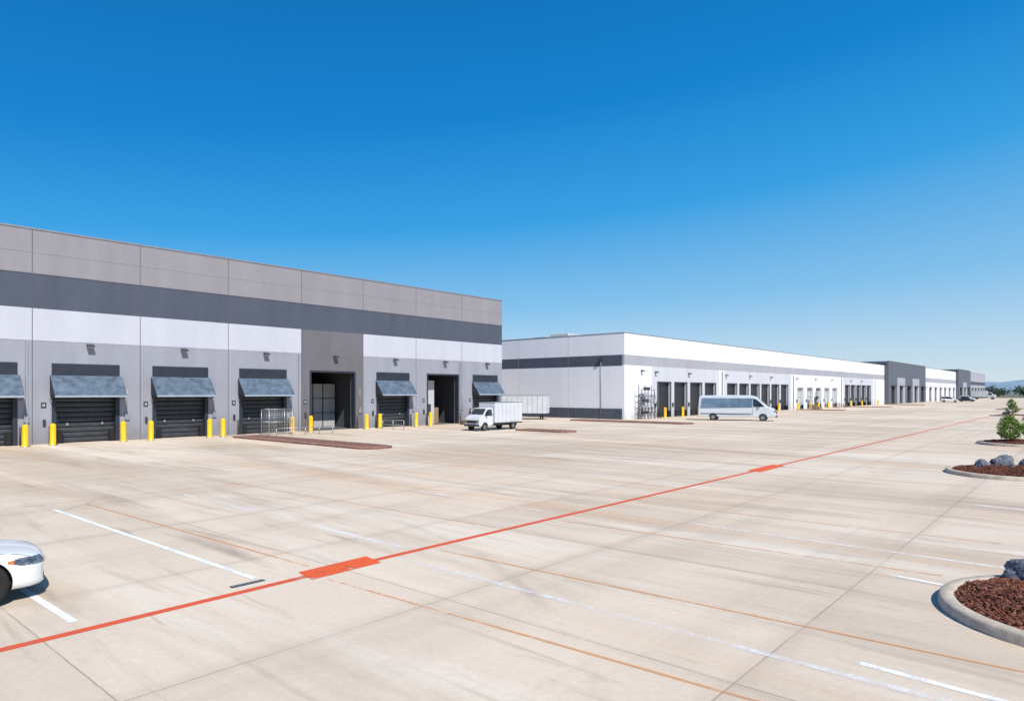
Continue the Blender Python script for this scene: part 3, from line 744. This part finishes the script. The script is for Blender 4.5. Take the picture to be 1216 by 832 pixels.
def box_truck(name,loc,rot):
    e=empty(name,loc,rot)
    cab=[(1.15,.55),(1.15,2.05),(1.35,2.14),(2.0,2.10),(2.55,1.45),(3.05,1.22),(3.15,.95),(3.15,.45),(1.6,.45)]
    wf=lambda x,z:1-.10*max(0,(z-1.2)/1.0)
    mb=MB(); mb.prism_y(cab,-.95,.95,'boxw',wf); o=mb.obj('cab'); fixnormals(o)
    md=o.modifiers.new('b','BEVEL'); md.width=.06; md.segments=2; md.limit_method='ANGLE'; md.angle_limit=R(40)
    apply_mods(o); bpy.context.view_layer.update(); cut_arches(o,(2.35,),.44,.95,.3,.38); o.parent=e
    g=MB(); g.box(-3.0,1.05,-1.05,1.05,.72,2.62,'boxw')
    g.obj('cargo_box',e,bevel=.03)
    g=MB(); g.box(-3.03,1.08,-1.07,1.07,.62,.71,'dsteel'); g.box(-3.03,1.08,-1.075,1.075,2.625,2.66,'steel')
    for x in [-2.4+.6*i for i in range(6)]: g.box(x-.01,x+.01,-1.058,1.058,.78,2.58,'steel')
    for y in (-.4,.4): g.box(-2.9,2.6,y-.06,y+.06,.42,.615,'dsteel')
    g.box(3.14,3.2,-.6,.6,.75,.98,'trim'); g.box(3.1,3.24,-.93,.93,.42,.6,'dsteel')
    for sd in (-1,1):
        g.box(3.1,3.19,sd*.76-.12,sd*.76+.12,.8,1.0,'hl'); g.box(2.15,2.3,sd*1.1-.09,sd*1.1+.09,1.45,1.8,'trim')
        pts=[(1.3,1.4),(2.42,1.42),(1.96,1.98),(1.4,2.0)]
        g.poly([(x,sd*(.95*wf(x,z)+.008),z) for x,z in (pts if sd<0 else reversed(pts))],'glass')
    n=Vector((.65,0,.55)).normalized()*.008
    g.poly([(2.5+n.x,-.82,1.51+n.z),(2.5+n.x,.82,1.51+n.z),(2.04+n.x,.76,2.05+n.z),(2.04+n.x,-.76,2.05+n.z)],'glass')
    for sd in (-1,1):
        wheel(g,2.35,sd*.84,.38,.22,sd); wheel(g,-1.7,sd*.88,.38,.3,sd); g.box(-2.3,-1.1,sd*.85-.2,sd*.85+.2,.80,.82,'trim')
    g.obj('chassis_wheels_glass',e); return e
box_truck('box_truck',(42.2,38.5,0),R(180)).scale=(.86,.88,.88)
box_truck('dark_box_truck',(344,35.5,0),R(-90)).scale=(1.4,1.3,1.4)

def trailer(loc,rot):
    e=empty('box_trailer',loc,rot); g=MB(); g.box(-3.4,3.4,-1.2,1.2,.7,2.75,'boxw'); g.obj('cargo_box',e,bevel=.03)
    g=MB()
    for x in [-3+.6*i for i in range(11)]: g.box(x-.02,x+.02,-1.215,1.215,.72,2.7,'steel')
    g.box(-3.42,3.42,-1.22,1.22,.6,.69,'dsteel'); g.box(-3.42,3.42,-1.22,1.22,2.755,2.8,'steel'); g.box(2.6,2.75,-.8,-.6,0,.6,'dsteel'); g.box(2.6,2.75,.6,.8,0,.6,'dsteel')
    for x in (-1.9,-1.05):
        for sd in (-1,1): wheel(g,x,sd*1.0,.38,.28,sd)
    g.obj('chassis_wheels',e)
trailer((60.6,51.3,0),R(-62))

# ------------------------------------------------------------------ yard furniture
def cage(s,t,w,d,h):
    e=empty('wire_mesh_cage',(s,t,0)); g=MB()
    for x in (-w/2,w/2):
        for y in (-d/2,d/2): g.cyl((x,y,0),(x,y,h),.03,'steel',6)
    for z in (.12,h*.5,h):
        for y in (-d/2,d/2): g.cyl((-w/2,y,z),(w/2,y,z),.022,'steel',6)
        for x in (-w/2,w/2): g.cyl((x,-d/2,z),(x,d/2,z),.022,'steel',6)
    nx=int(w/.13)
    for i in range(1,nx):
        x=-w/2+w*i/nx
        for y in (-d/2,d/2): g.cyl((x,y,.12),(x,y,h),.008,'steel',4)
    for i in range(1,12):
        z=.12+(h-.12)*i/12
        for y in (-d/2,d/2): g.cyl((-w/2,y,z),(w/2,y,z),.007,'steel',4)
    g.obj('frame_and_mesh',e)
cage(26.8,46.6,1.9,1.1,1.9)
def rail(name,p,q,h,n,k='steel',mids=1,r=.03):
    e=empty(name,(p[0],p[1],0)); g=MB(); p=Vector((0,0,0)); q=Vector((q[0]-e.location.x,q[1]-e.location.y,0))
    for i in range(n+1):
        c=p.lerp(q,i/n); g.cyl(c,c+Vector((0,0,h)),r,k,7)
    for m in range(mids+1):
        z=Vector((0,0,h*(1-m/(mids+1)))); g.cyl(p+z,q+z,r*.85,k,7)
    g.obj('rails',e)
rail('guard_rail',(25.6,44.6),(30.2,44.4),.55,4)
rail('guard_rail',(36.6,46.4),(36.6,43.6),.8,2)
rail('guard_rail',(48.9,46.4),(48.9,43.4),.9,2,'steel')
rail('pipe_railing',(66.4,42),(66.4,58),1.15,9,'dsteel',2)
rail('pipe_railing',(68.2,39.9),(73.8,39.9),1.15,4,'dsteel',2)
def rack(s0,s1,t,h):
    e=empty('pipe_storage_rack',(s0,t,0)); g=MB(); w=s1-s0
    for i in range(6):
        x=w*i/5; g.cyl((x,0,0),(x,0,h*(1-.12*(i%2))),.04,'dsteel',7)
        g.cyl((x,0,h*.75),(x-.1,-.9,0),.03,'dsteel',6)
    for z in (.6,1.3,2.0,2.7,3.4): g.cyl((0,0,z),(w,0,z),.03,'steel',6); g.box(.3+z*.2,.3+z*.2+1.2,-.3,-.05,z,z+.35,'grey2' if int(z*10)%2 else 'dsteel')
    for i in range(5): g.cyl((w*i/5,0,.2),(w*(i+1)/5,0,3.2),.025,'dsteel',5)
    g.obj('rack_frame',e)
rack(69.3,73.0,40.35,4.0)
rack(132,134,39.6,2.4)
def pallets(s,t,n,rot=0):
    e=empty('pallet_stack',(s,t,0),rot); g=MB()
    for i in range(n):
        z=i*.15
        for y in (-.5,0,.5): g.box(-.6,.6,y-.05,y+.05,z+.002,z+.1,'pallet')
        for k in range(6): g.box(-.6+k*.21,-.6+k*.21+.15,-.55,.55,z+.101,z+.125,'pallet')
    g.obj('pallets',e)
pallets(127,38.2,6,.2); pallets(129,38.0,4,.1); pallets(142,38.4,7,.3); pallets(147,38.4,5,.3); pallets(47.2,46.6,3,.1)

# ------------------------------------------------------------------ light and sky
sx,sy=-.36,-.933; el=R(47)
d=Vector((sx,sy,0)).normalized()*math.cos(el); d.z=math.sin(el)
sun=bpy.data.lights.new('sun','SUN'); sun.energy=5.0; sun.angle=R(.5); sun.color=(1,.955,.88)
so=bpy.data.objects.new('sun',sun); scene.collection.objects.link(so); so.location=(0,-30,60); so.rotation_euler=d.to_track_quat('Z','Y').to_euler()
w=bpy.data.worlds.new('World'); scene.world=w; w.use_nodes=True; N=w.node_tree.nodes; L=w.node_tree.links
bg=N['Background']; sky=N.new('ShaderNodeTexSky'); sky.sky_type='NISHITA'; sky.sun_disc=False
sky.sun_elevation=el; sky.sun_rotation=math.atan2(sx,sy)%(2*math.pi); sky.air_density=1.0; sky.dust_density=.3; sky.ozone_density=3.0; sky.altitude=0
hs=N.new('ShaderNodeHueSaturation'); hs.inputs['Saturation'].default_value=1.25; hs.inputs['Value'].default_value=1.15
L.new(sky.outputs[0],hs.inputs['Color'])
tc=N.new('ShaderNodeTexCoord'); dt=N.new('ShaderNodeVectorMath'); dt.operation='DOT_PRODUCT'; L.new(tc.outputs['Generated'],dt.inputs[0]); dt.inputs[1].default_value=(.654,-.756,0)
sp=N.new('ShaderNodeSeparateXYZ'); L.new(tc.outputs['Generated'],sp.inputs[0])
mr=N.new('ShaderNodeMapRange'); L.new(sp.outputs[2],mr.inputs[0]); mr.inputs['From Min'].default_value=0; mr.inputs['From Max'].default_value=.3; mr.inputs['To Min'].default_value=0; mr.inputs['To Max'].default_value=-.11
ma=N.new('ShaderNodeMath'); ma.operation='MULTIPLY_ADD'; L.new(dt.outputs['Value'],ma.inputs[0]); L.new(mr.outputs[0],ma.inputs[1]); L.new(sp.outputs[2],ma.inputs[2])
cr=N.new('ShaderNodeValToRGB'); L.new(ma.outputs[0],cr.inputs[0]); E=cr.color_ramp.elements
stops=[(0,(.66,.77,.85)),(.045,(.50,.69,.85)),(.12,(.23,.54,.85)),(.24,(.035,.36,.79)),(.38,(.003,.23,.65)),(.52,(.002,.175,.52)),(1,(.02,.13,.42))]
E[0].position=0; E[0].color=(*stops[0][1],1); E[1].position=1; E[1].color=(*stops[-1][1],1)
for p,c in stops[1:-1]:
    q=E.new(p); q.color=(*c,1)
sc=N.new('ShaderNodeVectorMath'); sc.operation='SCALE'; L.new(cr.outputs[0],sc.inputs[0]); sc.inputs[3].default_value=10
mx=N.new('ShaderNodeMix'); mx.data_type='RGBA'; mx.inputs[0].default_value=.9; L.new(hs.outputs[0],mx.inputs[6]); L.new(sc.outputs[0],mx.inputs[7])
L.new(mx.outputs[2],bg.inputs[0]); bg.inputs[1].default_value=.1

cam=bpy.data.cameras.new('camera'); co=bpy.data.objects.new('camera',cam); scene.collection.objects.link(co); scene.camera=co
co.location=(0,0,3.2); co.rotation_euler=(R(90),0,-math.atan2(.7563,.6543)); cam.sensor_width=36; cam.lens=23.68; cam.shift_y=49/1216
cam.clip_end=9000; cam.clip_start=.1
scene.view_settings.view_transform='Standard'; scene.view_settings.look='None'; scene.view_settings.exposure=0
